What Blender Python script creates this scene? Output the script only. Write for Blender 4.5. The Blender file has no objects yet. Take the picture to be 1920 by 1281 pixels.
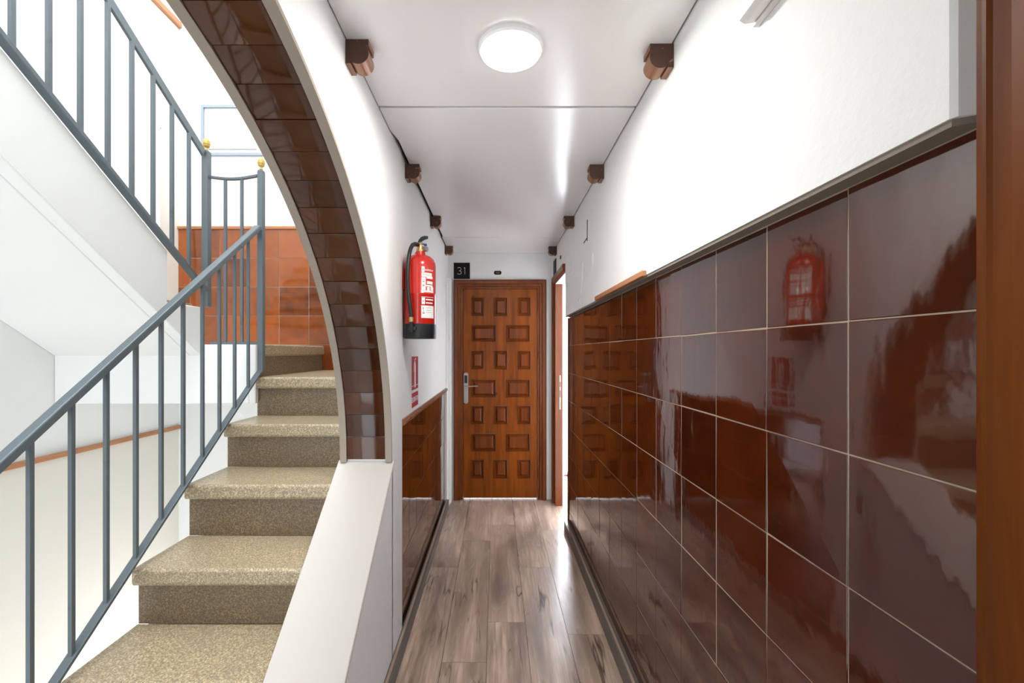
import bpy, math, random
from mathutils import Vector
PI = math.pi
random.seed(7)
C = bpy.context.scene.collection
S = bpy.context.scene

# ------------------------------------------------------------------ camera, sky, daylight, exposure
EYE = 1.41
F = 834.0                      # focal length in pixels of the 1920 px wide frame
cd = bpy.data.cameras.new('camera'); cam = bpy.data.objects.new('camera', cd); C.objects.link(cam)
cam.location = (0, 0, EYE); cam.rotation_euler = (PI/2, 0, 0)
cd.sensor_width = 36; cd.lens = F*36/1920
cd.shift_x = 30/1920; cd.shift_y = 19.5/1920
cd.clip_start = 0.02
S.camera = cam
W = bpy.data.worlds.new('World'); S.world = W; W.use_nodes = True
bg = W.node_tree.nodes['Background']; bg.inputs[0].default_value = (0.93, 0.96, 1.0, 1); bg.inputs[1].default_value = 1.1
S.view_settings.view_transform = 'Standard'; S.view_settings.look = 'None'
S.view_settings.exposure = 0.72; S.view_settings.gamma = 1
try: S.cycles.max_bounces = 10; S.cycles.diffuse_bounces = 6
except Exception: pass

def area(name, loc, rot, sx, sy, power, col):
    l = bpy.data.lights.new(name, 'AREA'); l.shape = 'RECTANGLE'; l.size = sx; l.size_y = sy; l.energy = power; l.color = col
    o = bpy.data.objects.new(name, l); o.location = loc; o.rotation_euler = rot; C.objects.link(o); return o
# daylight falling down the stairwell from its rooflight
area('stairwell_daylight', (-1.12, 0.5, 7.1), (0, 0, 0), .8, 3.6, 118, (0.96, 0.98, 1.0))
# added fill from the right, brightens the side of the upper flight
area('upper_flight_fill', (-.75, 1.0, 3.9), (0, -PI/2, 0), 1.5, 2.2, 17, (0.97, 0.98, 1.0)).rotation_euler = (0, PI/2, 0)
# added fill light at the stairwell's near end, in front of an added window
area('near_end_fill', (-1.55, -1.9, 0.6), (PI/2, 0, 0), 1.3, 3.6, 18, (0.96, 0.98, 1.0)).rotation_euler = (-PI/2, PI, 0)
# added fill low under the half landing, brightens the lower side wall
area('lower_well_fill', (-1.85, 3.3, -.95), (-PI/2, 0, 0), .9, 1.1, 10, (0.98, 0.98, 1.0))
# daylight coming along the corridor from the open end behind the camera
area('corridor_end_daylight', (0.05, -2.9, 1.3), (-PI/2, PI, 0), 1.0, 2.1, 24, (1.0, 0.98, 0.96))
# the round ceiling lamp's own light
LX, LY = 0.046, 1.378
pl = bpy.data.lights.new('ceiling_lamp_light', 'AREA'); pl.shape = 'DISK'; pl.size = 0.17; pl.energy = 9; pl.color = (1, 0.98, 0.95)
po = bpy.data.objects.new('ceiling_lamp_light', pl); po.location = (LX, LY, 2.318); C.objects.link(po)
# sunlit room behind the open door on the right
area('side_room_daylight', (1.1, 4.5, 1.2), (PI/2, 0, PI), 0.8, 1.9, 10, (0.80, 0.86, 1.0)).rotation_euler = (-PI/2, 0, 0)

# ------------------------------------------------------------------ materials
def mat(name, col=(.8, .8, .8), rough=.5, metal=0, coat=0, emit=None, estr=0, spec=.5):
    m = bpy.data.materials.new(name); m.use_nodes = True
    b = m.node_tree.nodes['Principled BSDF']
    b.inputs['Base Color'].default_value = (*col, 1); b.inputs['Roughness'].default_value = rough
    b.inputs['Metallic'].default_value = metal; b.inputs['Coat Weight'].default_value = coat
    b.inputs['Coat Roughness'].default_value = .03
    b.inputs['Specular IOR Level'].default_value = spec
    if emit: b.inputs['Emission Color'].default_value = (*emit, 1); b.inputs['Emission Strength'].default_value = estr
    return m
class NT:
    def __init__(s, m): s.t = m.node_tree; s.b = s.t.nodes['Principled BSDF']
    def n(s, typ, **kw):
        o = s.t.nodes.new(typ)
        for k, v in kw.items():
            if k.startswith('i_'):
                key = k[2:]; key = int(key) if key.isdigit() else key.replace('_', ' ')
                if isinstance(v, bpy.types.NodeSocket): s.t.links.new(v, o.inputs[key])
                else: o.inputs[key].default_value = v
            else: setattr(o, k, v)
        return o
    def pos(s, scale=(1, 1, 1), add=None):
        g = s.n('ShaderNodeNewGeometry').outputs['Position']
        if add is not None: g = s.n('ShaderNodeVectorMath', operation='ADD', i_0=g, i_1=add).outputs[0]
        return s.n('ShaderNodeVectorMath', operation='MULTIPLY', i_0=g, i_1=scale).outputs[0]
    def noise(s, vec, scale=5, detail=4, rough=.5, dist=0):
        return s.n('ShaderNodeTexNoise', i_Vector=vec, i_Scale=scale, i_Detail=detail, i_Roughness=rough, i_Distortion=dist).outputs[0]
    def ramp(s, fac, stops):
        r = s.n('ShaderNodeValToRGB', i_0=fac); e = r.color_ramp.elements
        while len(e) < len(stops): e.new(.5)
        for el, (p, c) in zip(e, stops): el.position = p; el.color = (*c, 1) if len(c) == 3 else c
        return r.outputs[0]
    def mix(s, fac, a, b, mode='MIX'):
        o = s.n('ShaderNodeMix', data_type='RGBA', blend_type=mode)
        for i, v in ((0, fac), (6, a), (7, b)):
            if isinstance(v, bpy.types.NodeSocket): s.t.links.new(v, o.inputs[i])
            else: o.inputs[i].default_value = v if i == 0 else (*v, 1)
        return o.outputs[2]
    def math(s, op, a, b=0.0, c=0.0): return s.n('ShaderNodeMath', operation=op, i_0=a, i_1=b, i_2=c).outputs[0]
    def bump(s, h, strength=.2, dist=.01):
        s.t.links.new(s.n('ShaderNodeBump', i_Height=h, i_Strength=strength, i_Distance=dist).outputs[0], s.b.inputs['Normal'])
    def col(s, c): s.t.links.new(c, s.b.inputs['Base Color'])
    def rgh(s, c): s.t.links.new(c, s.b.inputs['Roughness'])

def plaster(name, col, bump=.25):
    m = mat(name, col, .75, spec=.3); t = NT(m)
    n = t.noise(t.pos(), 28, 5, .6); n2 = t.noise(t.pos(), 3.0, 3)
    t.bump(t.math('ADD', n, t.math('MULTIPLY', n2, 2.0)), bump, .006)
    t.col(t.mix(t.math('MULTIPLY', n2, .12), col, tuple(c*.8 for c in col)))
    return m
M = {}
M['white'] = plaster('white_plaster', (.80, .80, .79))
M['stairwhite'] = plaster('stairwell_white_paint', (.88, .89, .88), .08)
M['rim'] = plaster('shaded_arch_plaster', (.33, .28, .23), .15)  # wall plaster darkened: the shade of the arch reveal is in this colour
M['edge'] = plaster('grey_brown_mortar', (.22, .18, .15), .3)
M['cream'] = plaster('cream_paint', (.80, .77, .70), .08)
M['coping'] = plaster('coping_paint', (.53, .495, .465), .06)
M['coping'].node_tree.nodes['Principled BSDF'].inputs['Roughness'].default_value = .4
M['panel'] = mat('laminated_ceiling_panel', (.78, .76, .76), .22, spec=.55)
t = NT(M['panel']); t.bump(t.noise(t.pos((1, 1, 1)), 2.0, 2), .12, .02)
M['gap'] = mat('dark_gap', (.02, .015, .012), .9)
M['grout'] = mat('pale_grout', (.34, .26, .20), .85)
M['grout2'] = mat('brown_arch_grout', (.16, .10, .07), .85)

def tile_mat(name, a, b, wav=1.0, mott=.55, r0=.035, r1=.09, coat=.3, spec=.75):
    m = mat(name, a, .10, spec=spec, coat=coat); t = NT(m)
    r = t.n('ShaderNodeNewGeometry').outputs['Random Per Island']
    off = t.n('ShaderNodeCombineXYZ', i_0=t.math('MULTIPLY', r, 9.0), i_1=t.math('MULTIPLY', r, 5.0), i_2=0.0).outputs[0]
    p = t.n('ShaderNodeVectorMath', operation='ADD', i_0=t.pos(), i_1=off).outputs[0]
    c = t.mix(r, a, b)
    n = t.noise(p, 7, 4, .55, .6)
    c = t.mix(t.ramp(n, [(.35, (0, 0, 0)), (.7, (mott, mott, mott))]), c, tuple(min(1, x*1.7) for x in b))
    t.col(c)
    h = t.noise(p, 3.2, 1.5, .4); h2 = t.noise(p, 34, 2, .5); h3 = t.noise(t.n('ShaderNodeVectorMath', operation='MULTIPLY', i_0=p, i_1=(1.3, 1.3, .35)).outputs[0], 13, 2, .5)
    h = t.math('ADD', h, t.math('MULTIPLY', h3, .22))
    t.bump(t.math('ADD', h, t.math('MULTIPLY', h2, .035)), .16*wav, .02)
    t.rgh(t.ramp(t.noise(p, 5, 3), [(.3, (r0,)*3), (.75, (r1,)*3)]))
    return m
M['tile'] = tile_mat('dark_red_brown_glazed_tile', (.022, .0038, .0013), (.050, .0080, .0018))
M['tile_l'] = tile_mat('brown_glazed_tile_left', (.036, .008, .0015), (.068, .015, .0025))
M['tile_s'] = tile_mat('amber_brown_glazed_tile', (.08, .016, .002), (.32, .072, .004), .8, .3)
M['tile_a'] = tile_mat('chocolate_glazed_tile', (.036, .009, .0022), (.068, .017, .003), .2, .3, .05, .10, 0, .45)

def wood(name, a, b, axis='z', rough=.3, sc=1.0, knots=True, spec=.3):
    m = mat(name, a, rough, coat=.08*(spec > .2), spec=spec); t = NT(m)
    s = {'z': (22, 22, 1.6), 'y': (22, 1.6, 22), 'x': (1.6, 22, 22)}[axis]
    s = tuple(v*sc for v in s)
    g = t.noise(t.pos(s), 1.0, 6, .6, .8)
    c = t.mix(t.ramp(g, [(.3, (0,)*3), (.72, (1,)*3)]), a, b)
    if knots:
        k = t.n('ShaderNodeTexVoronoi', i_Vector=t.pos(), i_Scale=4.0).outputs[0]
        c = t.mix(t.ramp(k, [(.03, (.8,)*3), (.10, (0,)*3)]), c, tuple(v*.25 for v in a))
    t.col(c); t.bump(g, .12, .003); return m
M['wood'] = wood('varnished_pine', (.13, .029, .002), (.30, .072, .0045), spec=.2)
M['wood_dark'] = wood('dark_varnished_panel', (.10, .020, .0018), (.22, .048, .0035), spec=.25)
M['wood_frame'] = wood('varnished_frame_wood', (.10, .021, .0025), (.20, .046, .005), knots=False)
M['wood_near'] = wood('varnished_casing_wood', (.062, .014, .0016), (.150, .040, .0035), sc=.7, knots=False, rough=.5, spec=.12)
M['wood_y'] = wood('varnished_cap_rail', (.38, .16, .07), (.56, .26, .13), 'y', knots=False)
M['wood_x'] = wood('varnished_cap_rail_back', (.38, .15, .06), (.55, .24, .11), 'x', knots=False)
M['wood_cap'] = wood('worn_cap_rail', (.16, .06, .03), (.33, .15, .08), 'y', .25, knots=False)
M['cornice'] = mat('copper_brown_moulding', (.28, .135, .075), .35, metal=.25)
M['cornice_end'] = mat('dark_brown_cut_end', (.085, .042, .028), .85)
t = NT(M['cornice_end']); n = t.noise(t.pos(), 70, 4); t.col(t.mix(t.ramp(n, [(.66, (0,)*3), (.72, (.6,)*3)]), (.085, .042, .028), (.4, .33, .28)))

# speckled washed-granite steps
def stone(name, k, rough, w=1.0):
    m = mat(name, (.4, .35, .27), rough, spec=.5); t = NT(m)
    v = t.n('ShaderNodeTexVoronoi', i_Vector=t.pos(), i_Scale=330.0)
    n = t.noise(t.pos(), 150, 3, .6)
    c = t.ramp(v.outputs['Color'], [(.12, (.20*k, .15*k, .085*k)), (.45, (.39*k, .315*k, .205*k)), (.8, (.60*k, .50*k, .34*k))])
    c = t.mix(t.ramp(n, [(.42, (.75,)*3), (.56, (0,)*3)]), c, (.17*k, .14*k, .10*k))
    big = t.noise(t.pos(), 6, 3)
    c = t.mix(t.ramp(big, [(.3, (.35,)*3), (.7, (0,)*3)]), c, (.25*k, .21*k, .16*k))
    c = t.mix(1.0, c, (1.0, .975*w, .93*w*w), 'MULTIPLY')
    t.col(c); t.bump(n, .35, .002); return m
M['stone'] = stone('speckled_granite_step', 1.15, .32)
M['stone_shaded'] = stone('shaded_granite_riser', .55, .45, .9)  # same granite as the treads, darkened to paint in the risers' shade
M['rail'] = mat('slate_blue_painted_iron', (.125, .155, .175), .42, metal=.2)
t = NT(M['rail']); t.bump(t.noise(t.pos(), 60, 3), .12, .002)
n = t.noise(t.pos(), 9, 4, .7); t.col(t.mix(t.ramp(n, [(.62, (0,)*3), (.75, (.6,)*3)]), (.125, .155, .175), (.07, .08, .085)))
M['gold'] = mat('gilt_finial', (.62, .43, .12), .38, metal=.4)
M['red'] = mat('fire_red_paint', (.55, .018, .008), .22, coat=.5)
M['redsign'] = mat('red_sign_print', (.42, .006, .012), .6, spec=.12)
M['black'] = mat('black_rubber', (.012, .013, .015), .42)
M['blacksign'] = mat('black_sign_face', (.007, .006, .008), .5, spec=.2)
M['brass'] = mat('brass', (.70, .50, .20), .3, metal=.9)
M['blue'] = mat('blue_plastic', (.01, .03, .30), .4)
M['labelwhite'] = mat('white_print', (.80, .78, .76), .6, spec=.2)
M['labelgrey'] = mat('grey_print', (.35, .30, .30), .5)
M['signwhite'] = mat('pale_pink_lettering', (.62, .54, .54), .5)
M['goldtext'] = mat('gold_lettering', (.62, .36, .12), .4)
M['steel'] = mat('brushed_steel', (.42, .39, .37), .38, metal=.8)
M['lamp'] = mat('opal_diffuser_lit', (1, 1, 1), .4, emit=(1, .99, .97), estr=6)
M['lamprim'] = mat('lamp_white_rim', (.85, .85, .85), .4)
M['trunk'] = mat('white_plastic', (.72, .69, .68), .35)
M['winframe'] = mat('grey_blue_window_paint', (.34, .39, .46), .4)
M['wincream'] = mat('cream_window_paint', (.60, .60, .57), .4)
M['winglow'] = mat('bright_daylit_pane', (.8, .85, .9), .3, emit=(.93, .97, 1), estr=.75)
M['sunpane'] = mat('sunlit_glass_door', (.8, .85, .9), .3, emit=(.86, .91, 1), estr=22)
M['gaplight'] = mat('daylight_under_door', (.8, .85, .9), .4, emit=(.9, .93, 1), estr=3)
M['skirt'] = mat('grey_brown_skirting', (.13, .108, .094), .5)
M['skirt_top'] = wood('skirting_wood_edge', (.28, .20, .15), (.48, .36, .28), 'y', knots=False)

# grey-brown laminate boards
m = mat('grey_brown_laminate', (.3, .21, .16), .25, spec=.5); M['floor'] = m; t = NT(m)
r = t.n('ShaderNodeNewGeometry').outputs['Random Per Island']
off = t.n('ShaderNodeCombineXYZ', i_0=t.math('MULTIPLY', r, 37.0), i_1=t.math('MULTIPLY', r, 11.0), i_2=0.0).outputs[0]
P = t.n('ShaderNodeVectorMath', operation='ADD', i_0=t.pos(), i_1=off).outputs[0]
def sc(v): return t.n('ShaderNodeVectorMath', operation='MULTIPLY', i_0=P, i_1=v).outputs[0]
g = t.noise(sc((60, 3.2, 1)), 1.0, 6, .65, .1)
blot = t.noise(sc((10, 1.5, 1)), 1.0, 3, .5, .1)
c = t.mix(t.ramp(g, [(.3, (0,)*3), (.7, (1,)*3)]), (.33, .235, .175), (.80, .62, .49))
c = t.mix(t.ramp(blot, [(.30, (1,)*3), (.66, (0,)*3)]), c, (.17, .12, .095))
c = t.mix(t.math('MULTIPLY', r, .35), c, (.52, .38, .29))
vein = t.noise(sc((7, .9, 1)), 1.0, 3, .55, .3)
d = t.math('ABSOLUTE', t.math('SUBTRACT', vein, .47))
mask = t.ramp(t.noise(sc((3, 1.7, 1)), 1.3, 2), [(.5, (0,)*3), (.6, (1,)*3)])
ln = t.math('MULTIPLY', t.ramp(d, [(.0, (.9,)*3), (.012, (0,)*3)]), mask)
c = t.mix(ln, c, (.05, .035, .03))
t.col(c); t.bump(g, .08, .002)
t.rgh(t.ramp(blot, [(.3, (.32,)*3), (.7, (.21,)*3)]))

# ------------------------------------------------------------------ mesh helpers
ORG = {}
class MB:
    def __init__(s): s.v = []; s.f = []; s.smooth = False
    def add(s, vs, fs):
        n = len(s.v); s.v += [tuple(v) for v in vs]; s.f += [tuple(i+n for i in f) for f in fs]; return s
    def box(s, x0, x1, y0, y1, z0, z1):
        x0, x1 = sorted((x0, x1)); y0, y1 = sorted((y0, y1)); z0, z1 = sorted((z0, z1))
        return s.add([(x0,y0,z0),(x1,y0,z0),(x1,y1,z0),(x0,y1,z0),(x0,y0,z1),(x1,y0,z1),(x1,y1,z1),(x0,y1,z1)],
                     [(0,3,2,1),(4,5,6,7),(0,1,5,4),(1,2,6,5),(2,3,7,6),(3,0,4,7)])
    def prism(s, pts, axis, a, b):
        # pts: 2-D outline; axis x -> (y,z) ; y -> (x,z) ; z -> (x,y)
        def P(p, c): return {'x': (c, p[0], p[1]), 'y': (p[0], c, p[1]), 'z': (p[0], p[1], c)}[axis]
        n = len(pts); vs = [P(p, a) for p in pts] + [P(p, b) for p in pts]
        fs = [tuple(range(n)), tuple(range(2*n-1, n-1, -1))] + [(i, i+n, (i+1) % n+n, (i+1) % n) for i in range(n)]
        return s.add(vs, fs)
    def loft(s, rings, close=True, caps=True):
        n = len(rings[0]); vs = [p for r in rings for p in r]; fs = []
        for k in range(len(rings)-1):
            for i in range(n if close else n-1):
                j = (i+1) % n; fs.append((k*n+i, k*n+j, (k+1)*n+j, (k+1)*n+i))
        if caps and close: fs += [tuple(range(n-1, -1, -1)), tuple(range((len(rings)-1)*n, len(rings)*n))]
        return s.add(vs, fs)
    def lathe(s, cx, cy, prof, n=32, a0=0, a1=2*PI):
        rings = [[(cx+r*math.cos(2*PI*i/n), cy+r*math.sin(2*PI*i/n), z) for i in range(n)] for r, z in prof]
        s.smooth = True; return s.loft(rings)
    def tube(s, pts, r, n=10, rs=None):
        pts = [Vector(p) for p in pts]; rings = []; up = Vector((0, 0, 1)); prev = None
        for i, p in enumerate(pts):
            d = (pts[min(i+1, len(pts)-1)]-pts[max(i-1, 0)]).normalized()
            if prev is None:
                ref = up if abs(d.z) < .9 else Vector((1, 0, 0)); u = d.cross(ref).normalized()
            else: u = (prev-d*prev.dot(d)).normalized()
            prev = u; w = d.cross(u); rr = rs[i] if rs else r
            rings.append([p+(u*math.cos(2*PI*k/n)+w*math.sin(2*PI*k/n))*rr for k in range(n)])
        s.smooth = True; return s.loft(rings)
    def bar(s, a, b, w, h):
        # rectangular bar from a to b; w across (horizontal), h in the other direction
        a, b = Vector(a), Vector(b); d = (b-a).normalized()
        u = d.cross(Vector((0, 0, 1)));
        u = Vector((1, 0, 0)) if u.length < 1e-4 else u.normalized()
        v = u.cross(d).normalized()
        return s.loft([[p+u*(w/2*i)+v*(h/2*j) for i, j in ((-1,-1),(1,-1),(1,1),(-1,1))] for p in (a, b)])
    def build(s, name, m, parent=None, bevel=0, seg=2, kind=None, label=None, cat=None, group=None, auto=True):
        xs, ys, zs = zip(*s.v); o0 = Vector(((min(xs)+max(xs))/2, (min(ys)+max(ys))/2, min(zs)))
        me = bpy.data.meshes.new(name); me.from_pydata([Vector(v)-o0 for v in s.v], [], s.f)
        for mm in (m if isinstance(m, list) else [m]): me.materials.append(mm)
        import bmesh
        bm = bmesh.new(); bm.from_mesh(me); bmesh.ops.recalc_face_normals(bm, faces=bm.faces); bm.to_mesh(me); bm.free()
        o = bpy.data.objects.new(name, me); C.objects.link(o)
        if parent: o.parent = parent; o.location = o0-ORG[parent.name]
        else: o.location = o0
        ORG[o.name] = o0
        if bevel:
            b = o.modifiers.new('bevel', 'BEVEL'); b.width = bevel; b.segments = seg; b.limit_method = 'ANGLE'
        if s.smooth:
            for p in me.polygons: p.use_smooth = True
            try: me.set_sharp_from_angle(angle=math.radians(38))
            except Exception: pass
        tag(o, label, cat, group, kind); return o
def tag(o, label=None, cat=None, group=None, kind=None):
    if label: o['label'] = label
    if cat: o['category'] = cat
    if group: o['group'] = group
    if kind: o['kind'] = kind
def thing(name, loc, label=None, cat=None, group=None, kind=None):
    o = bpy.data.objects.new(name, None); o.empty_display_size = .05; C.objects.link(o); o.location = loc; ORG[o.name] = Vector(loc)
    tag(o, label, cat, group, kind); return o
def text_mb(txt, size, fn, space=1.0, extrude=.0008):
    # lettering as geometry; fn maps (u, v, w) in metres, centred, to world
    cu = bpy.data.curves.new('lettering', 'FONT'); cu.body = txt; cu.size = size; cu.align_x = 'CENTER'; cu.align_y = 'CENTER'
    cu.extrude = extrude; cu.space_character = space; cu.resolution_u = 3
    o = bpy.data.objects.new('lettering_tmp', cu); C.objects.link(o)
    dg = bpy.context.evaluated_depsgraph_get(); me = bpy.data.meshes.new_from_object(o.evaluated_get(dg))
    b = MB(); b.add([fn(*v.co) for v in me.vertices], [tuple(p.vertices) for p in me.polygons])
    bpy.data.objects.remove(o); bpy.data.meshes.remove(me); return b
def rot_pts(pts, s): return [(s*a, b) for a, b in pts]

# ------------------------------------------------------------------ shell
XR = .58; XRP = .545; XL = -.47; XLU = -.458; XS = -.68; ZC = 2.355; YB = 4.25
# floor boards
edges = [-.47, -.447, -.247, -.043, .152, .358, .558, .76, .96, 1.16, 1.36, 1.56]
joints = [1.0, 2.91, 2.02, 2.32, 2.91, 2.22, 2.6, 1.8, 2.3, 2.9, 2.1]
mb = MB(); GA = .0009
for i in range(len(edges)-1):
    x0, x1 = edges[i]+GA, edges[i+1]-GA
    y = joints[i]-1.3*5
    while y < 5.2:
        a, b = max(y, -3.0)+GA, min(y+1.3, 7.2)-GA
        if i >= 6: a = max(a, 3.0)
        if b > a+.02: mb.box(x0, x1, a, b, -.012, 0)
        y += 1.3
fl = thing('floor', (0, 1, -.05), kind='structure', label='grey-brown laminate corridor floor')
mb.build('floor_boards', M['floor'], fl)
MB().box(-.68, .7, -3, 5.3, -.05, -.0121).box(.7, 1.7, 3.0, 5.3, -.05, -.0121).build('floor_underlay', M['gap'], fl)

# ceiling: dark soffit with three white panels hung below, narrow dark gaps round them
ce = thing('ceiling', (0, 1, ZC), kind='structure', label='white panelled corridor ceiling')
MB().box(-.68, .75, -3, 4.4, ZC+.03, ZC+.08).build('ceiling_soffit', M['gap'], ce)
for a, b in ((-3, .2), (.206, 1.712), (1.725, 3.667), (3.674, YB-.003)):
    x0 = XLU+.006; x1 = XRP-.006
    m1 = MB()
    if a > 1.7 and a < 2: # loose left edge: the gap widens
        m1.prism([(x0, a), (x1, a), (x1, b), (x0+.016, b), (x0+.016, 1.99), (x0, 1.9)], 'z', ZC, ZC+.012)
    else: m1.box(x0 if a < 3 else x0+.008, x1, a, b, ZC, ZC+.012)
    m1.build('ceiling_panel', M['panel'], ce, bevel=.002)

# left wall with the arch, between corridor and staircase
EC, EA, EB, EZ = .55, 1.40, 1.25, .94
def arch(th): return (EC+EA*math.cos(th), EZ+EB*math.sin(th))
N = 72
ap = [arch(PI*i/N) for i in range(N+1)]
wl = thing('wall_left', (-.57, 1, 0), kind='structure')
def slab_with_arch(x0, x1):
    b = MB()
    zt = 7.2
    for i in range(N):     # above the arch
        (y0, z0), (y1, z1) = ap[i], ap[i+1]
        for x in (x0, x1): b.add([(x, y0, z0), (x, y1, z1), (x, y1, zt), (x, y0, zt)], [(0, 1, 2, 3)])
        b.add([(x0, y0, z0), (x1, y0, z0), (x1, y1, z1), (x0, y1, z1)], [(0, 1, 2, 3)])
    return b
b = slab_with_arch(XS, -.455)
y1 = ap[0][0]; y0 = ap[-1][0]
b.box(XS, -.455, y1, 2.157, -1.7, 7.2)                        # pier beyond the arch
b.box(XS, -.47, 2.157, YB, -1.7, 1.05)
b.box(XS, XLU, 2.157, YB+.1, 1.05, 7.2)
b.box(XS, -.455, -3, y0, 0, 7.2)
b.box(XS, -.455, y0+.0, y0+.001, 0, EZ)
o = b.build('arched_wall', M['white'], wl)
# parapet under the sloping coping
def cz(y): return .93-.79*(1.95-y)
MB().prism([(.86, -1.7), (1.96, -1.7), (1.96, cz(1.96)-.001), (.86, cz(.86)-.001)], 'x', XS, -.455).build('parapet', M['white'], wl)
MB().prism([(.80, cz(.80)), (1.957, cz(1.957)), (1.957, cz(1.957)-.018), (.80, cz(.80)-.018)], 'x', XS-.012, -.447).build('coping', M['coping'], wl, bevel=.004, label='sloping pale painted coping')
# arch reveal: plaster rims with a strip of tiles between
b = MB()
for xa, xb in ((XS, -.652), (-.483, -.455)):
    r = []
    for i in range(N+1):
        th = PI*i/N; y, z = arch(th); k = 1-.011/1.2
        r.append([(xa, y, z), (xb, y, z), (xb, EC+(y-EC)*k, EZ+(z-EZ)*k), (xa, EC+(y-EC)*k, EZ+(z-EZ)*k)])
    b.loft(r)
b.box(XS, -.652, 1.937, 1.9505, cz(1.95), EZ+.001).box(-.483, -.455, 1.937, 1.9505, cz(1.95), EZ+.001)
b.smooth = True
b.build('arch_edging', M['rim'], wl, label='plaster edging of the arch, shade put into its colour')
b = MB(); L = 0; th = 0.0; step = .1005
def adv(th, s):
    k = 40
    for _ in range(k):
        d = math.hypot(EA*math.sin(th), EB*math.cos(th)); th += s/k/d
    return th
gb = MB()
first = True
while th < PI-.05:
    t1 = adv(th, step)
    q = 5; r = []
    dep = .008+random.uniform(0, .0035)
    for j in range(q):
        a = th+(t1-th)*(.012+.976*j/(q-1)); y, z = arch(a)
        ny, nz = (math.cos(a)/EA, math.sin(a)/EB); l = math.hypot(ny, nz); ny /= l; nz /= l
        e = .0015 if j in (0, q-1) else 0
        r.append([(-.6505, y-ny*.001, z-nz*.001), (-.6505, y-ny*(dep-e-.001), z-nz*(dep-e-.001)), (-.648, y-ny*(dep-e), z-nz*(dep-e)),
                  (-.487, y-ny*(dep-e), z-nz*(dep-e)), (-.4845, y-ny*(dep-e-.001), z-nz*(dep-e-.001)), (-.4845, y-ny*.001, z-nz*.001)])
    b.loft(r)
    th = t1
b.smooth = True
b.build('arch_tiles', M['tile_a'], wl, label='chocolate brown glazed tiles lining the arch')

# glazed tiling generator: u along, v up
def tiling(plane, c, us, vs, n, gap=.0022, th=.007, jit=.0006):
    b = MB()
    for i in range(len(us)-1):
        for j in range(len(vs)-1):
            u0, u1, v0, v1 = us[i]+gap/2, us[i+1]-gap/2, vs[j]+gap/2, vs[j+1]-gap/2
            if u1-u0 < .004 or v1-v0 < .004: continue
            e = .0012; ds = [random.uniform(-jit, jit) for _ in range(4)]
            base = [(u0, v0), (u1, v0), (u1, v1), (u0, v1)]
            top = [(u0+e, v0+e), (u1-e, v0+e), (u1-e, v1-e), (u0+e, v1-e)]
            def P(p, d): return (c+n*d, p[0], p[1]) if plane == 'x' else (p[0], c+n*d, p[1])
            vs_ = [P(p, 0) for p in base]+[P(p, th-e+ds[k]) for k, p in enumerate(base)]+[P(p, th+ds[k]) for k, p in enumerate(top)]
            b.add(vs_, [(0,1,2,3),(0,1,5,4),(1,2,6,5),(2,3,7,6),(3,0,4,7),(4,5,9,8),(5,6,10,9),(6,7,11,10),(7,4,8,11),(8,9,10,11)])
    return b
def grid(start, pitch, lo, hi):
    k = math.ceil((lo-start)/pitch-1e-6); out = [lo]
    while start+k*pitch < hi-1e-6:
        v = start+k*pitch
        if v > lo+1e-6: out.append(v)
        k += 1
    return out+[hi]
# left dado tiles
vs = grid(1.05, .2195, .055, 1.05)
us = grid(2.16, .22, 2.16, 4.04)
tiling('x', -.4705, us, vs, 1, th=.006).build('tile_cladding', M['tile_l'], wl, label='brown glazed dado tiles')
MB().box(-.4715, -.4655, 2.158, 4.045, .05, 1.05).build('tile_grout', M['grout2'], wl)
b = MB(); b.prism([(-.47, 1.05), (-.452, 1.05), (-.440, 1.058), (-.438, 1.072), (-.450, 1.082), (-.47, 1.084)], 'y', 2.158, 4.05)
b.build('trim_1', M['wood_cap'], kind='structure', label='brown wooden cap rail over the left dado')
# painted pilaster in the far left corner, with its painted-over tile part
b = MB().box(-.47, -.420, 4.13, YB, 0, 2.10).box(-.47, -.445, 4.045, 4.13, 0, 2.05).box(-.47, -.425, 4.045, YB, 0, .05)
b.box(-.47, -.418, 4.128, YB, 1.046, 1.052)
b.build('trim_2', M['white'], kind='structure', bevel=.004, label='white painted pilaster beside the wooden door')

# right wall
wr = thing('wall_right', (.62, 1, 0), kind='structure')
b = MB()
b.prism([(XRP, .535), (XRP+.004, .528), (.567, .524), (.567, -.6), (.80, -.6), (.80, 3.50), (XRP, 3.50)], 'z', 1.690, 2.6)
b.box(.5865, .80, -.6, 3.565, -.05, 1.684)
b.box(XRP, .72, 3.50, 4.08, 2.03, 2.6)       # over the side door
b.box(XRP, .62, 4.08, 4.40, -.05, 2.6)         # beyond the side door
b.box(XR, .80, -3, -.6, -.05, 2.6)
b.build('plastered_wall', M['white'], wr)
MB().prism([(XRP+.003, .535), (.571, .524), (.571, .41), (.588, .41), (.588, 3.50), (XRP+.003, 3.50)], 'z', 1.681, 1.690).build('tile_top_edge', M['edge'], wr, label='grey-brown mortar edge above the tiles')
MB().box(.5812, .5868, .30, 3.56, .02, 1.681).build('tile_grout', M['grout'], wr)
vs = grid(1.68, .2195, .03, 1.68); us = grid(.733, .22, .30, 3.555)
tiling('x', .587, us, vs, -1, gap=.0024, th=.007, jit=.0011).build('tile_cladding', M['tile'], wr, label='dark red-brown glazed tiles')
MB().box(.572, .588, 3.555, 3.566, 0, 1.684).build('tile_edge_strip', M['wood_frame'], wr)
b = MB().box(.527, .5455, 1.61, 2.38, 1.684, 1.706)
b.build('trim_3', M['wood_y'], kind='structure', bevel=.003, label='short wooden ledge strip over the right-hand tiles')
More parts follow.
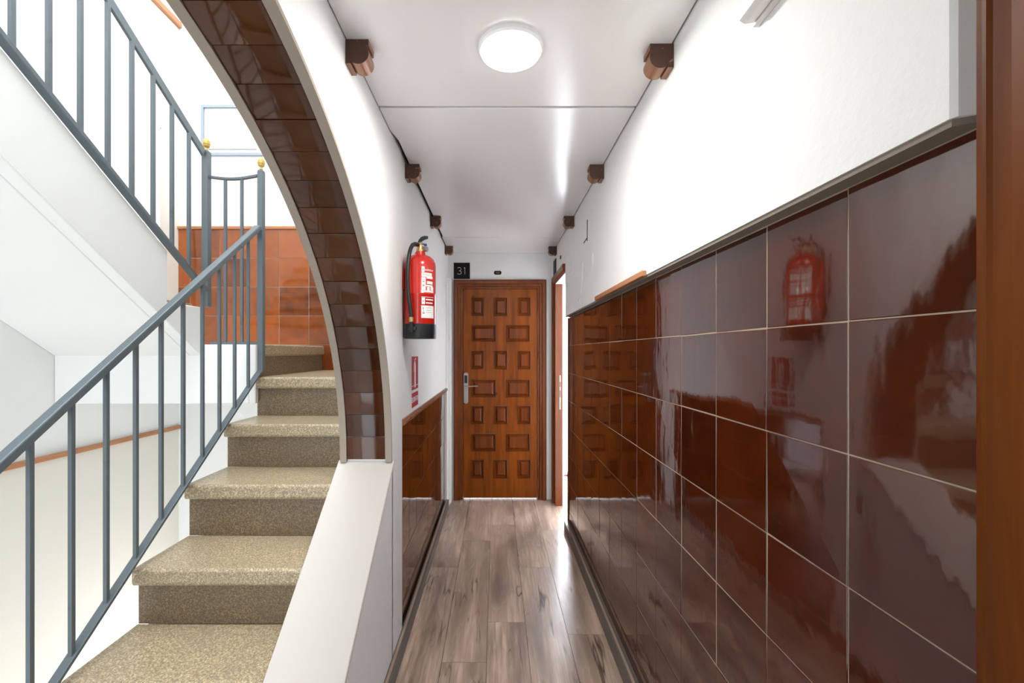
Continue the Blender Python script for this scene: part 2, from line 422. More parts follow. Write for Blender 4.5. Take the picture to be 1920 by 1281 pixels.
# plaster patches left where something was taken off the wall
b = MB().box(XRP-.0025, XRP+.001, 3.20, 3.42, 2.00, 2.13)
U = []
for i in range(13):
    a = PI+PI*i/12; U.append((2.98+.20*math.cos(a), 1.87+.19*math.sin(a)))
U += [(3.18, 1.97), (2.66, 1.97), (2.58, 1.86), (2.62, 1.80), (2.76, 1.85)]
U = [(2.78, 1.97), (2.80, 1.86), (2.86, 1.78), (2.95, 1.745), (3.04, 1.77), (3.14, 1.85), (3.26, 1.96)]
b.prism(U, 'x', XRP-.003, XRP+.001)
b.prism([(2.50, 1.97), (2.73, 1.97), (2.72, 1.86), (2.62, 1.84), (2.5, 1.90)], 'x', XRP-.003, XRP+.001)
b.build('plaster_patch', M['white'], wr, label='smooth plaster patches on the wall')

# back wall
wb = MB()
wb.box(-.68, -.402, YB, 4.40, 0, 2.6).box(.478, .62, YB, 4.40, 0, 2.6).box(-.402, .478, YB, 4.40, 2.096, 2.6).box(-.402, .478, 4.34, 4.40, 0, 2.1)
wb.build('wall_back', M['white'], kind='structure')

# baseboards
def skirt(name, x_front, x_back, y0, y1, h=.070):
    o = thing(name, ((x_front+x_back)/2, (y0+y1)/2, 0), kind='structure')
    MB().box(x_front, x_back, y0, y1, 0, h-.001).build('board_face', M['skirt'], o)
    sg_ = 1 if x_front > 0 else -1
    MB().box(x_front+.010*sg_, x_front+.021*sg_, y0, y1, h-.001, h+.001).build('board_top', M['skirt_top'], o)
skirt('baseboard_right', .542, .5795, .51, 3.55)
skirt('baseboard_left', -.428, -.455, -.6, 4.04)

# ------------------------------------------------------------------ stairwell shell
XW = -2.39; YS = 3.35
ws = thing('wall_stairwell', (XW, 1, 0), kind='structure')
MB().box(XW-.15, XW, -2.0, YS+.15, .845, 7.2).build('plastered_side', M['stairwhite'], ws)
MB().box(XW-.15, XW, -2.0, YS+.15, -1.7, .845).build('painted_dado', M['cream'], ws, label='cream painted lower wall')
MB().box(XW, -.68, YS, YS+.15, -1.7, 7.2).build('plastered_end', M['stairwhite'], ws)
MB().box(XW-.15, -2.25, -2.15, -2.0, -1.7, 7.2).box(-.85, -.68, -2.15, -2.0, -1.7, 7.2).box(-2.25, -.85, -2.15, -2.0, 2.5, 7.2).box(-2.25, -.85, -2.15, -2.0, -1.7, -1.3).build('plastered_near_end', M['stairwhite'], ws)
w3 = thing('added_window', (-1.55, -2.05, -1.3), kind='structure', label='added tall window at the unseen near end, goes with the fill light')  # unseen window with a glowing pane, added to go with the fill light
MB().box(-2.25, -2.21, -2.08, -2.02, -1.3, 2.5).box(-.89, -.85, -2.08, -2.02, -1.3, 2.5).box(-2.21, -.89, -2.08, -2.02, -1.3, -1.26).box(-2.21, -.89, -2.08, -2.02, 2.46, 2.5).box(-2.21, -.89, -2.08, -2.02, .6, .64).build('frame', M['winframe'], w3)
MB().box(-2.21, -.89, -2.055, -2.05, -1.26, 2.46).build('pane', M['winglow'], w3)
MB().box(XW-.15, -.68, -2.0, YS+.15, -1.75, -1.7).build('lower_floor', M['stairwhite'], ws)
# beige pilaster and curved moulding on the stairwell side wall
b = MB(); rr = []
for i in range(25):
    a = PI/2*i/24
    y = 1.30+1.86*math.cos(a); z = 3.0+1.15*math.sin(a)
    rr.append([(XW, y, z), (XW+.012, y, z), (XW+.012, y-.012, z-.012), (XW, y-.02, z-.02)])
b.loft(rr); b.box(XW, XW+.012, 3.148, 3.16, 1.7, 3.0)
b.build('arched_moulding', M['cream'], ws, label='faint cream arched moulding')
MB().box(XW, XW+.003, 3.165, 3.348, 1.6, 3.84).build('painted_band', M['cream'], ws)
b = MB().box(XW, XW+.022, -1.99, 3.345, .833, .862)
b.build('trim_4', M['wood_y'], kind='structure', bevel=.004, label='thin wooden rail along the stairwell side wall')
b = MB().box(XW, XW+.03, -1.99, 3.345, 3.845, 3.885)
b.build('trim_5', M['wood_y'], kind='structure', bevel=.004, label='high wooden rail on the stairwell side wall')
b = MB().box(XW, -.685, YS-.022, YS, 2.330, 2.352)
b.build('trim_6', M['wood_x'], kind='structure', bevel=.004, label='wooden cap rail over the landing tiles')
us = grid(-1.629, .2228, XW+.003, -.685); vs = grid(2.33, .2165, 1.16, 2.33)
tiling('y', YS-.001, us, vs, -1, gap=.003, th=.008, jit=.0012).build('tile_cladding', M['tile_s'], ws, label='amber-brown glazed landing tiles')
MB().box(XW, -.68, YS-.0075, YS+.001, 1.16, 2.331).build('tile_grout', M['grout'], ws)
# small window high on the landing wall
wn = thing('window_1', (-2.0, YS, 2.87), kind='structure', label='pale window over the landing')
x0, x1, z0, z1 = -2.215, -1.72, 2.885, 3.265
def rect_frame(x0, x1, z0, z1, w, ya, yb):
    return MB().box(x0, x0+w, ya, yb, z0, z1).box(x1-w, x1, ya, yb, z0, z1).box(x0+w, x1-w, ya, yb, z0, z0+w).box(x0+w, x1-w, ya, yb, z1-w, z1)
rect_frame(x0, x1, z0, z1, .020, YS-.015, YS).build('outer_frame', M['winframe'], wn)
b = MB(); i0, i1, i2 = -2.165, -1.935, -1.80
q = [(-2.168, 2.935), (-1.800, 2.935), (-1.945, 3.225), (-2.168, 3.225)]; qi = [(-2.150, 2.953), (-1.830, 2.953), (-1.958, 3.207), (-2.150, 3.207)]
for k in range(4):
    l = (k+1) % 4; b.prism([q[k], q[l], qi[l], qi[k]], 'y', YS-.010, YS)
b.build('inner_frame', M['wincream'], wn)
MB().prism(qi, 'y', YS-.004, YS-.001).build('pane', M['winglow'], wn)

# ------------------------------------------------------------------ staircase (lower flight)
nz = [(1.06, .205), (1.33, .415), (1.60, .627), (1.87, .8495), (2.14, 1.061), (2.41, 1.2727)]
XE = -1.312
st = thing('staircase', (-1.0, 1.06, 0), 'speckled granite stone steps rising behind the arch to the landing', 'staircase')
OV = .028
for i, (y, z) in enumerate(nz):
    yn = nz[i+1][0]+OV if i < 5 else YS-.009
    zb = nz[i-1][1] if i else 0
    xe = XE
    tr = MB().prism([(y+.006, z-.062), (y, z-.052), (y, z-.008), (y+.008, z), (yn, z), (yn, z-.062)], 'x', xe, XS-.001)
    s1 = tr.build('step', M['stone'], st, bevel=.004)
    MB().box(xe+.004, XS-.001, y+OV, y+OV+.03, zb, z-.0615).build('riser', M['stone_shaded'], s1)
# step up onto the half landing, turned to the left
tr = MB().prism([(-1.300, 1.385), (-1.290, 1.395), (-1.290, 1.447), (-1.298, 1.455), (-1.335, 1.455), (-1.335, 1.385)], 'y', 2.44, YS-.009)
s1 = tr.build('step', M['stone'], st, bevel=.003)
tr2 = MB().box(-1.3355, -1.304, 2.44, YS-.009, 1.273, 1.386).build('riser', M['stone_shaded'], s1)
MB().prism([(1.13, -1.0), (3.34, -1.0), (3.34, 1.21), (2.49, 1.21), (2.49, 1.0), (1.13, .0)], 'x', -1.300, XS-.002).build('flight_soffit', M['stairwhite'], st)
# half landing slab
MB().box(XW+.001, -1.336, 2.405, YS-.009, 1.13, 1.450).box(-1.336, -1.3005, 2.405, 2.439, 1.13, 1.449).build('landing_slab', M['stairwhite'], st, bevel=.006)
# upper flight: stepped white side, sloping soffit, returning towards the camera
up = thing('staircase', (-1.95, 1.3, 1.4), 'white upper stair flight climbing back towards the camera on the left', 'staircase')
prof = []; y = 2.41; z = 1.45
k = 0
pts = [(2.41, 1.452), (2.41, 1.652)]
yy, zz = 2.41, 1.652
for k in range(10):
    yy -= .262; pts.append((yy, zz)); zz += .178; pts.append((yy, zz))
pts.append((yy-.4, zz))
zs = 1.385+.665*(2.41-(yy-.4))
pts += [(yy-.4, zs), (2.41, 1.385)]
ys_ = 2.41-.262*7-.4
MB().prism([(2.41, 1.386), (2.41, 1.652), (2.155, 1.652), (2.155, 1.90), (ys_, 1.731+.672*(2.436-ys_)-.014), (ys_, 1.385+.665*(2.41-ys_))], 'x', -1.655, -1.5915).build('stringer', M['stairwhite'], up, bevel=.006)
MB().prism(pts, 'x', XW+.001, -1.6555).build('flight_body', M['stairwhite'], up, bevel=.006)
# granite treads of the upper flight
yy, zz = 2.41, 1.652
for k in range(7):
    MB().box(XW+.002, -1.657, yy-.262, yy+.02, zz+.0005, zz+.02).build('tread', M['stone'], up, bevel=.003); yy -= .262; zz += .178

# ------------------------------------------------------------------ railings
def finial(x, y, z, parent, s=1.0):
    p = [(.006, 0), (.009, .004), (.006, .010), (.007, .016), (.014, .020), (.017, .026), (.0155, .029), (.019, .034), (.0195, .040), (.0175, .043), (.0185, .047), (.015, .057), (.009, .065), (.003, .070)]
    return MB().lathe(x, y, [(r*s, z+h*s) for r, h in p], 24).build('finial', M['gold'], parent, label='gilt acorn finial')
def newel(x, y, z0, z1, parent, w=.030):
    b = MB().box(x-w/2, x+w/2, y-w/2, y+w/2, z0, z1-.012)
    b.loft([[(x+i*w/2*k, y+j*w/2*k, z1-.012+h) for i, j in ((-1,-1),(1,-1),(1,1),(-1,1))] for k, h in ((1, 0), (.92, .006), (.6, .012))])
    o = b.build('newel_post', M['rail'], parent, bevel=.002); finial(x, y, z1-.001, o); return o
XLR = -1.290
lr = thing('stair_railing', (XLR, 1.7, .2), 'long slate-blue iron stair railing in front, rising beside the granite steps', 'railing')
zt = lambda y: 1.128+.768*(y-1.166)
zbm = lambda y: .443+.763*(y-1.298)
MB().bar((XLR, .70, zt(.70)), (XLR, 2.412, zt(2.412)), .034, .026).build('handrail', M['rail'], lr, bevel=.004)
MB().bar((XLR, .95, zbm(.95)), (XLR, 2.455, zbm(2.455)), .030, .012).build('bottom_rail', M['rail'], lr, bevel=.002)
for k in range(12):
    y = 2.316-.1205*k
    MB().box(XLR-.0065, XLR+.0065, y-.0065, y+.0065, zbm(y)+.002, zt(y)-.008).build('baluster', M['rail'], lr, bevel=.001)
newel(XLR+.002, 2.44, 1.300, 2.408, lr)
XUR = -1.580
ur = thing('stair_railing', (XUR, 1.7, 1.7), 'slate-blue iron railing climbing up the white upper flight, top left', 'railing')
zt2 = lambda y: 2.482+.615*(2.407-y)
zb2 = lambda y: 1.731+.672*(2.436-y)
MB().bar((XUR, .6, zt2(.6)), (XUR, 2.405, zt2(2.405)), .014, .042).build('handrail', M['rail'], ur, bevel=.003)
MB().bar((XUR, .6, zb2(.6)), (XUR, 2.425, zb2(2.425)), .036, .018).build('bottom_rail', M['rail'], ur, bevel=.002)
for k in range(14):
    y = 2.288-.1195*k
    MB().box(XUR-.0075, XUR+.0075, y-.0075, y+.0075, zb2(y)+.003, zt2(y)-.012).build('baluster', M['rail'], ur, bevel=.001)
newel(XUR, 2.427, 1.655, 2.508, ur, .034)
gr = thing('landing_railing', (-1.43, 2.44, 1.45), 'short iron railing with two thin bars between the gilt-topped posts', 'railing')
p = []
for i in range(11):
    u = i/10; p.append((-1.563+u*.257, 2.437, 2.368+.008*u-.014*math.sin(PI*u)))
b = MB()
b.loft([[(x+0, y-.010, z-.007), (x, y+.010, z-.007), (x, y+.010, z+.006), (x, y-.010, z+.006)] for x, y, z in p])
b.build('top_rail', M['rail'], gr, bevel=.002)
MB().box(-1.563, -1.305, 2.431, 2.443, 1.4505, 1.465).build('bottom_rail', M['rail'], gr)
for x in (-1.482, -1.392): MB().box(x-.007, x+.007, 2.430, 2.444, 1.464, 2.362).build('baluster', M['rail'], gr, bevel=.001)

# ------------------------------------------------------------------ far wooden door
def wx(px, d=4.25): return (px-930)*d/F
def wz(py, d=4.25): return EYE-(py-660)*d/F
d1 = thing('door_1', (.038, YB, 0), kind='structure', label='varnished panelled pine door at the corridor end')
fx0, fx1, ft = -.403, .479, 2.096
b = MB()
prof = [(0, 0), (0, .026), (.010, .032), (.036, .030), (.044, .020), (.062, .016), (.068, .004), (.068, 0)]
def casing_vert(x, s, z1):
    ring0 = [(x+s*u, YB-d, 0) for u, d in prof]; ring1 = [(x+s*u, YB-d, z1-u) for u, d in prof]
    return [ring0, ring1]
b.loft([[(fx0+u, YB-d, 0) for u, d in prof], [(fx0+u, YB-d, ft-u) for u, d in prof], [(fx1-u, YB-d, ft-u) for u, d in prof], [(fx1-u, YB-d, 0) for u, d in prof]])
b.box(fx0+.06, -.316, YB-.004, YB+.09, 0, ft-.06).box(.395, fx1-.06, YB-.004, YB+.09, 0, ft-.06).box(-.316, .395, YB-.004, YB+.09, 2.013, ft-.06)
b.build('door_frame', M['wood_frame'], d1)
leaf = MB()
LYF = YB+.004   # front of leaf stiles
xa, xb, za, zb_ = -.313, .392, .014, 2.010
rows3 = [(558, 593), (658, 693), (760.6, 796), (861.7, 897.6)]; rows2 = [(609.7, 641), (711.7, 745.4), (813, 847)]
cols3 = [(883, 907.5), (926, 952), (970.6, 995.5)]; cols2 = [(884, 930), (948.7, 994)]
holes = [(wx(c0), wx(c1), wz(r1), wz(r0)) for r0, r1 in rows3 for c0, c1 in cols3]+[(wx(c0), wx(c1), wz(r1), wz(r0)) for r0, r1 in rows2 for c0, c1 in cols2]
allrows = sorted([(wz(r1), wz(r0), cols3) for r0, r1 in rows3]+[(wz(r1), wz(r0), cols2) for r0, r1 in rows2])
z = za
for zz0, zz1, cols in allrows:
    leaf.box(xa, xb, LYF, LYF+.04, z, zz0)
    x = xa
    for c0, c1 in cols:
        leaf.box(x, wx(c0), LYF, LYF+.04, zz0, zz1); x = wx(c1)
    leaf.box(x, xb, LYF, LYF+.04, zz0, zz1); z = zz1
leaf.box(xa, xb, LYF, LYF+.04, z, zb_)
leaf.box(xa, xb, LYF+.030, LYF+.041, za, zb_)
lf = leaf.build('door_leaf', M['wood'], d1)
for h in holes:
    x0, x1, z0, z1 = h
    def R(k, y): return [(x0+k, y, z0+k), (x1-k, y, z0+k), (x1-k, y, z1-k), (x0+k, y, z1-k)]
    b = MB(); b.loft([R(0, LYF+.031), R(0, LYF-.003), R(.006, LYF-.005), R(.012, LYF+.014), R(.016, LYF+.014), R(.036, LYF+.001), R(.0365, LYF+.0005)])
    b.build('panel', M['wood_dark'], lf)
# lock plate, reader and lever
hx = wx(873.8)
def stadium(x, z0, z1, r, n=10):
    p = [(x+r*math.cos(a), z1-r+r*math.sin(a)) for a in [PI*i/n for i in range(n+1)]]
    return p+[(x+r*math.cos(a), z0+r+r*math.sin(a)) for a in [PI+PI*i/n for i in range(n+1)]]
lp = MB().prism(stadium(hx, wz(757.5), wz(698.5), .0215), 'y', LYF-.014, LYF).build('lock_plate', M['steel'], d1, bevel=.003, label='steel electronic lock plate')
MB().prism([(hx-.015, wz(718.5)), (hx+.013, wz(718.5)), (hx+.013, wz(704)), (hx-.015, wz(704))], 'y', LYF-.019, LYF-.0135).build('card_reader', M['black'], lp, bevel=.002)
MB().tube([(hx-.004, LYF-.013, wz(724)), (hx-.004, LYF-.050, wz(724)), (hx+.004, LYF-.058, wz(724)), (hx+.04, LYF-.058, wz(723.8)), (wx(897), LYF-.058, wz(723.5))], .0065, 12).build('lever', M['steel'], lp)
for zz in (1.37, 0.25, 1.85): MB().tube([(.404, YB-.006, zz-.045), (.404, YB-.006, zz+.045)], .006, 8).build('hinge', M['wood_frame'], d1)

MB().box(-.31, .39, YB+.05, YB+.052, .0005, .013).build('door_gap', M['gaplight'], d1, label='bright line of daylight under the door')
# small black plaques
sg = thing('number_sign', (wx(866), YB-.006, wz(523)), 'square black sign with the number 31, above the wooden door', 'sign')
MB().box(wx(851), wx(881), YB-.007, YB-.0002, wz(523), wz(493)).build('plate', M['blacksign'], sg)
# hand-drawn thin numerals
def stroke(pts, r): 
    b = MB(); b.tube(pts, r, 6); return b
sx = wx(861.8); szc = wz(508.3); hh = .066
yN = YB-.0075
p3 = []
def arcp(cx, cz_, rx, rz, a0, a1, n): return [(cx+rx*math.cos(a0+(a1-a0)*i/n), yN, cz_+rz*math.sin(a0+(a1-a0)*i/n)) for i in range(n+1)]
p3 = arcp(sx-.003, szc+.0165, .0165, .0165, PI*.86, -PI*.42, 14)+[(sx-.004, yN, szc+.001)]
p3b = [(sx-.004, yN, szc+.001)]+arcp(sx-.003, szc-.0155, .0195, .0175, PI*.42, -PI*.86, 14)
b = MB(); b.tube(p3, .0024, 6); b.tube(p3b, .003, 6)
x1_ = wx(871.8); b.tube([(x1_-.012, yN, szc+.027), (x1_-.001, yN, szc+.032), (x1_, yN, szc+.031), (x1_, yN, szc-.033)], .0028, 6)
b.build('number', M['signwhite'], sg, label='number 31 in thin pale figures')
pq = thing('number_plaque', (wx(933.2), YB-.004, wz(515.4)), 'tiny black oval plaque with gold number 131 above the door', 'plaque')
cx_, cz2 = wx(933.2), wz(511.6); r = .0185
pts = [(cx_+.018+r*math.cos(a), cz2+r*math.sin(a)) for a in [-PI/2+PI*i/10 for i in range(11)]]+[(cx_-.018+r*math.cos(a), cz2+r*math.sin(a)) for a in [PI/2+PI*i/10 for i in range(11)]]
MB().prism(pts, 'y', YB-.005, YB-.0002).build('plate', M['blacksign'], pq)
text_mb('131', .028, lambda u, v, w: (cx_+u, YB-.0055-w, cz2+v)).build('number', M['goldtext'], pq)
sg2 = thing('number_sign', (XRP-.006, 4.10, 2.08), 'square dark sign on the right wall beside the open doorway', 'sign')
MB().box(XRP-.007, XRP-.0002, 4.02, 4.17, wz(516, 4.1), wz(488, 4.1)).build('plate', M['blacksign'], sg2)
b = MB().prism(rot_pts([(3.74+.025*math.cos(a)*1.2, 2.205+.016*math.sin(a)) for a in [2*PI*i/20 for i in range(20)]], 1), 'x', XRP-.004, XRP-.0002)
b.build('number_plaque', M['blacksign'], label='tiny dark oval plaque on the right wall over the open doorway', cat='plaque')
# thin dark slit in the right wall
b = MB(); b.bar((XRP-.0005, 2.655, EYE+(660-452)*2.655/F), (XRP-.0005, 2.65, EYE+(660-412)*2.65/F), .004, .010)
b.bar((XRP-.0005, 2.655, EYE+(660-446)*2.655/F), (XRP-.0005, 2.76, EYE+(660-456)*2.76/F), .003, .006)
b.build('wall_crack', M['gap'], label='thin black L-shaped slit in the white right wall', cat='crack')

# ------------------------------------------------------------------ open doorway on the right
d2 = thing('door_2', (.6, 3.85, 0), kind='structure', label='open doorway on the right near the corridor end')
b = MB()
pr = [(0, 0), (0, .020), (.012, .024), (.045, .018), (.058, .010), (.066, 0)]     # casing round far post and head
b.loft([[(XRP-d, 4.195-u, 0) for u, d in pr], [(XRP-d, 4.195-u, 2.105-u) for u, d in pr], [(XRP-d, 3.50+u*0, 2.105-u) for u, d in pr]])
b.box(XRP-.002, .608, 4.065, 4.135, 0, 2.04)        # far jamb
b.box(XRP-.002, .608, 3.565, 4.135, 2.035, 2.06)     # head jamb
b.build('door_frame', M['wood_frame'], d2)
b = MB().box(.580, .590, 4.058, 4.0655, wz(768, 4.06), wz(704, 4.06))
sp = b.build('strike_plate', M['steel'], d2, label='steel strike plate')
MB().box(.582, .588, 4.056, 4.0585, wz(745, 4.06), wz(732, 4.06)).box(.582, .588, 4.056, 4.0585, wz(726, 4.06), wz(716, 4.06)).build('latch_slot', M['gap'], sp)
# sunlit room behind it
wsr = thing('wall_side_room', (1.2, 4.4, 0), kind='structure')
MB().box(1.56, 1.66, 3.0, 5.2, 0, 2.6).box(.60, .625, 4.40, 5.2, 0, 2.6).box(.81, 1.56, 3.0, 3.1, 0, 2.6).box(.60, 1.6, 5.1, 5.2, 0, 2.6).box(.72, 1.66, 3.0, 4.4, 2.5, 2.6).box(.60, 1.66, 4.4, 5.2, 2.5, 2.6).build('plastered_wall', M['white'], wsr)
wd = thing('window_2', (1.15, 5.0, 0), kind='structure', label='bright glazed balcony door of the side room')
rect_frame(.63, 1.20, .02, 2.2, .02, 5.04, 5.10).build('frame', M['wincream'], wd)
MB().box(.65, 1.18, 5.07, 5.075, .05, 2.17).build('pane', M['sunpane'], wd)

# ------------------------------------------------------------------ nearest door casing on the right
d3 = thing('door_3', (.6, .2, 0), kind='structure', label='brown varnished door casing at the right edge')
b = MB().prism([(.585, .506), (.547, .506), (.541, .501), (.5375, .492), (.5365, .487), (.5385, .482), (.539, .465), (.537, .45), (.5375, .425), (.545, .412), (.585, .408)], 'z', 0, 2.55)
b.box(.56, .72, .385, .41, 0, 2.3)
b.build('door_frame', M['wood_near'], d3)
MB().box(.62, .66, -.42, .384, .01, 2.1).build('door_leaf', M['wood'], d3)

# ------------------------------------------------------------------ cornice offcuts under the ceiling edges
def cornice_profile(s=.072, f=.017, g=.010):
    # corner at (0,0); x away from wall, z down; flange on wall, bead, flange on ceiling
    p = [(0, 0), (s, 0), (s, -f), (s-.006, -f), (s-.008, -.022)]
    c = (.0405, -.0415); r = .0325
    for i in range(15):
        a = math.radians(38)-math.radians(166)*i/14
        p.append((c[0]+r*math.cos(a), c[1]+r*math.sin(a)))
    p += [(f+.002, -.052), (f+.001, -s), (0, -s)]
    return p
def cornice(side, y, label):
    xw = XLU if side < 0 else XRP; sgn = 1 if side < 0 else -1
    root = thing('cornice_block', (xw, y, ZC-.07), label, 'moulding', 'cut cornice blocks along the ceiling edges')
    pf = [(xw+sgn*(a+.0005), ZC-.0005+bb) for a, bb in cornice_profile()]
    b = MB().prism(pf, 'y', y+.0015, y+.062); b.build('moulding', M['cornice'], root)
    MB().prism(pf, 'y', y, y+.0015).build('cut_face', M['cornice_end'], root, label='dark cut end')
names = ['nearest', 'second', 'third', 'farthest']
wh = {0: 'level with the ceiling lamp', 1: 'beyond the first panel joint', 2: 'well down the corridor', 3: 'just before the far wall'}
for k, y in enumerate((1.343, 2.235, 3.09, 3.96)):
    cornice(-1, y, '%s brown cornice block at the left ceiling edge, %s' % (names[k], wh[k]))
for k, y in enumerate((1.362, 2.24, 3.09, 3.98)):
    cornice(1, y, '%s brown cornice block at the right ceiling edge, %s' % (names[k], wh[k]))

# ------------------------------------------------------------------ ceiling lamp and trunking
cl = thing('ceiling_light', (LX, LY, ZC-.03), 'round glowing white lamp on the corridor ceiling', 'lamp')
MB().lathe(LX, LY, [(.100, ZC), (.100, ZC-.010), (.094, ZC-.016), (.094, ZC)], 48).build('rim', M['lamprim'], cl)
MB().lathe(LX, LY, [(.0935, ZC-.008), (.092, ZC-.020), (.080, ZC-.028), (.05, ZC-.033), (.01, ZC-.035)], 48).build('diffuser', M['lamp'], cl)
tk = thing('cable_trunking', (.52, .6, 2.08), 'white plastic trunking along the top of the right wall', 'trunking')
b = MB().prism([(.545, 2.083), (.533, 2.083), (.533, 2.13), (.545, 2.13)], 'y', -.6, .924); b.build('back_channel', M['trunk'], tk, bevel=.002)
b = MB().prism([(.5325, 2.088), (.512, 2.085), (.500, 2.092), (.498, 2.125), (.5325, 2.128)], 'y', -.6, .918); b.build('cover', M['trunk'], tk, bevel=.003)

# ------------------------------------------------------------------ fire extinguisher
ex, ey = -.376, 2.205; zb = 1.475
fe = thing('fire_extinguisher', (ex, ey, zb), 'red fire extinguisher with black hose hung on the left wall', 'fire extinguisher')
R0 = .0775
MB().lathe(ex, ey, [(R0-.003, zb+.05), (R0, zb+.055), (R0, zb+.213), (R0+.0012, zb+.215), (R0+.0012, zb+.219), (R0, zb+.221), (R0, zb+.355), (R0-.002, zb+.372), (R0-.010, zb+.390), (R0-.024, zb+.404), (R0-.045, zb+.413), (.026, zb+.416), (.024, zb+.428), (.020, zb+.431)], 56).build('cylinder', M['red'], fe)
MB().lathe(ex, ey, [(R0-.006, zb), (R0, zb), (R0+.002, zb+.004), (R0+.002, zb+.070), (R0-.001, zb+.072), (R0-.002, zb+.06)], 56).build('base_cup', M['black'], fe)
vz = zb+.430
vb = MB().lathe(ex, ey, [(.019, vz-.002), (.021, vz+.004), (.021, vz+.012), (.016, vz+.014), (.016, vz+.030), (.018, vz+.032), (.014, vz+.044)], 20)
vb.tube([(ex-.045, ey-.01, vz+.034), (ex+.02, ey-.004, vz+.030)], .008, 10)
va = vb.build('valve', M['brass'], fe)
MB().tube([(ex+.018, ey-.004, vz+.012), (ex+.036, ey-.012, vz+.012)], .013, 16).build('pressure_gauge', M['steel'], va)
MB().box(ex+.012, ex+.034, ey-.012, ey+.006, vz+.030, vz+.040).build('safety_pin', M['blue'], va, bevel=.003)
# squeeze lever
b = MB(); pts = [(-.014, .034, .011), (-.008, .050, .012), (.004, .064, .012), (.022, .072, .009), (.038, .073, .005)]
b.loft([[(ex+u, ey-.011, vz+v-h), (ex+u, ey+.011, vz+v-h), (ex+u+.002, ey+.009, vz+v+h*.8), (ex+u+.002, ey-.009, vz+v+h*.8)] for u, v, h in pts])
b.build('squeeze_lever', M['black'], fe, bevel=.002)
# hose
hp = [(ex-.004, ey-.022, vz+.030), (ex-.018, ey-.034, vz+.032), (ex-.030, ey-.050, vz+.020), (ex-.038, ey-.066, vz-.010), (ex-.042, ey-.080, vz-.055), (ex-.045, ey-.087, vz-.12), (ex-.043, ey-.089, vz-.19), (ex-.037, ey-.090, vz-.25), (ex-.030, ey-.090, vz-.30), (ex-.026, ey-.090, vz-.345)]
def smooth(pts, k=5):
    out = []
    P_ = [Vector(p) for p in pts]
    for i in range(len(P_)-1):
        a, b_, c_, d_ = P_[max(i-1, 0)], P_[i], P_[i+1], P_[min(i+2, len(P_)-1)]
        for j in range(k):
            t_ = j/k; out.append(.5*((2*b_)+(c_-a)*t_+(2*a-5*b_+4*c_-d_)*t_*t_+(3*b_-a-3*c_+d_)*t_**3))
    return out+[P_[-1]]
hs = MB().tube(smooth(hp), .0095, 14).build('hose', M['black'], fe)
MB().tube([(ex-.0262, ey-.090, vz-.330), (ex-.0262, ey-.090, vz-.352)], .0112, 14).build('ferrule', M['brass'], hs)
MB().tube([(ex-.0262, ey-.090, vz-.352), (ex-.025, ey-.089, vz-.400)], .0095, 14, ).build('nozzle', M['black'], hs)
MB().box(ex-.040, ex-.005, ey-.092, ey-.078, zb+.038, zb+.055).build('nozzle_clip', M['black'], hs, bevel=.002)
MB().box(XLU+.0005, XLU+.010, ey-.035, ey+.035, zb+.24, zb+.34).build('wall_bracket', M['red'], fe, bevel=.002)
# printed labels wrapped round the cylinder; u = metres along the surface from the face turned to the right
def wrap(u, v, w=0, rr=R0):
    a = -PI/2+u/rr; r = rr+.0008+w
    return (ex+r*math.cos(a), ey+r*math.sin(a), zb+v)
def patch(b, u0, u1, v0, v1, w=0):
    n = max(2, int((u1-u0)/.006)); 
    rows = [[wrap(u0+(u1-u0)*i/n, v, w) for i in range(n+1)] for v in (v0, v1)]
    vs_ = rows[0]+rows[1]; b.add(vs_, [(i, i+1, n+2+i, n+1+i) for i in range(n)])
lb = MB()
for q in ((.020, .034, .318, .345), (.020, .075, .296, .316), (.020, .040, .232, .294), (.044, .080, .288, .300), (.046, .08, .262, .276), (.040, .08, .250, .258), (.046, .062, .226, .248),
          (.018, .085, .222, .231), (.066, .085, .232, .250), (.018, .088, .098, .158), (.020, .036, .164, .196), (.018, .088, .198, .200), (.040, .085, .184, .190), (.040, .080, .168, .174)):
    patch(lb, *q)
lbo = lb.build('label', M['labelwhite'], fe, label='white printed instruction label')
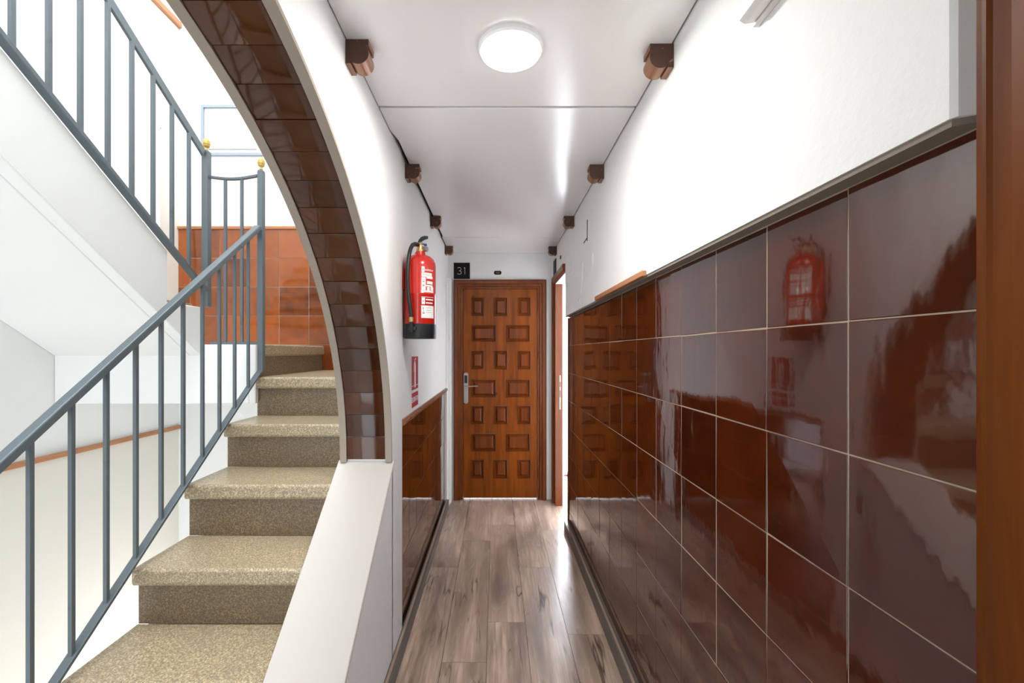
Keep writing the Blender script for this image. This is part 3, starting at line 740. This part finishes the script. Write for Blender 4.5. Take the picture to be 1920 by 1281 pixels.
text_mb('Extintor', .017, lambda u, v, w: wrap(.056+u, .330+v, .0004+w*.3)).build('label_lettering', M['labelwhite'], lbo)
for q in ((.024, .030, .325, .338), (.024, .036, .310, .312), (.024, .060, .304, .306), (.024, .036, .280, .282), (.024, .034, .270, .276), (.024, .034, .250, .258), (.025, .030, .140, .150), (.024, .034, .118, .126), (.028, .031, .128, .138),
          (.042, .070, .146, .148), (.042, .066, .134, .136), (.042, .070, .124, .126), (.024, .032, .176, .182)):
    dk = MB(); patch(dk, *q, .0005); dk.build('printed_mark', M['labelgrey'], lbo)
# sign under it
es = thing('extinguisher_sign', (XLU, 2.5, 1.10), 'red wall sign with white extinguisher pictogram under the fire extinguisher', 'sign')
y0, y1 = 2.395, 2.615; z0, z1 = 1.092, 1.398; XF = XLU+.0015
MB().box(XLU+.0003, XF, y0, y1, z0, z1).build('board', M['labelwhite'], es)
MB().box(XF, XF+.0006, y0+.014, y1-.012, 1.200, 1.384).box(XF, XF+.0006, y0+.014, y1-.012, 1.104, 1.184).build('red_print', M['redsign'], es)
b = MB()
ym = 2.505
def yz(pts): b.prism(pts, 'x', XF+.0006, XF+.0012)
yz([(ym-.022, 1.218), (ym-.016, 1.210), (ym+.016, 1.210), (ym+.022, 1.218), (ym+.022, 1.335), (ym+.014, 1.349), (ym-.014, 1.349), (ym-.022, 1.335)])
yz([(ym-.008, 1.349), (ym+.008, 1.349), (ym+.008, 1.362), (ym-.008, 1.362)])
yz([(ym-.012, 1.362), (ym+.030, 1.372), (ym+.030, 1.377), (ym-.012, 1.370)])
yz([(ym-.012, 1.360), (ym-.040, 1.340), (ym-.040, 1.300), (ym-.034, 1.300), (ym-.034, 1.337), (ym-.010, 1.354)])
b.box(XF+.0006, XF+.0012, y0+.014, y1-.012, 1.2205, 1.2235)
b.build('pictogram', M['labelwhite'], es)
text_mb('EXTINTOR', .040, lambda u, v, w: (XF+.0008+w, ym+u, 1.144+v), .95).build('lettering', M['labelwhite'], es)
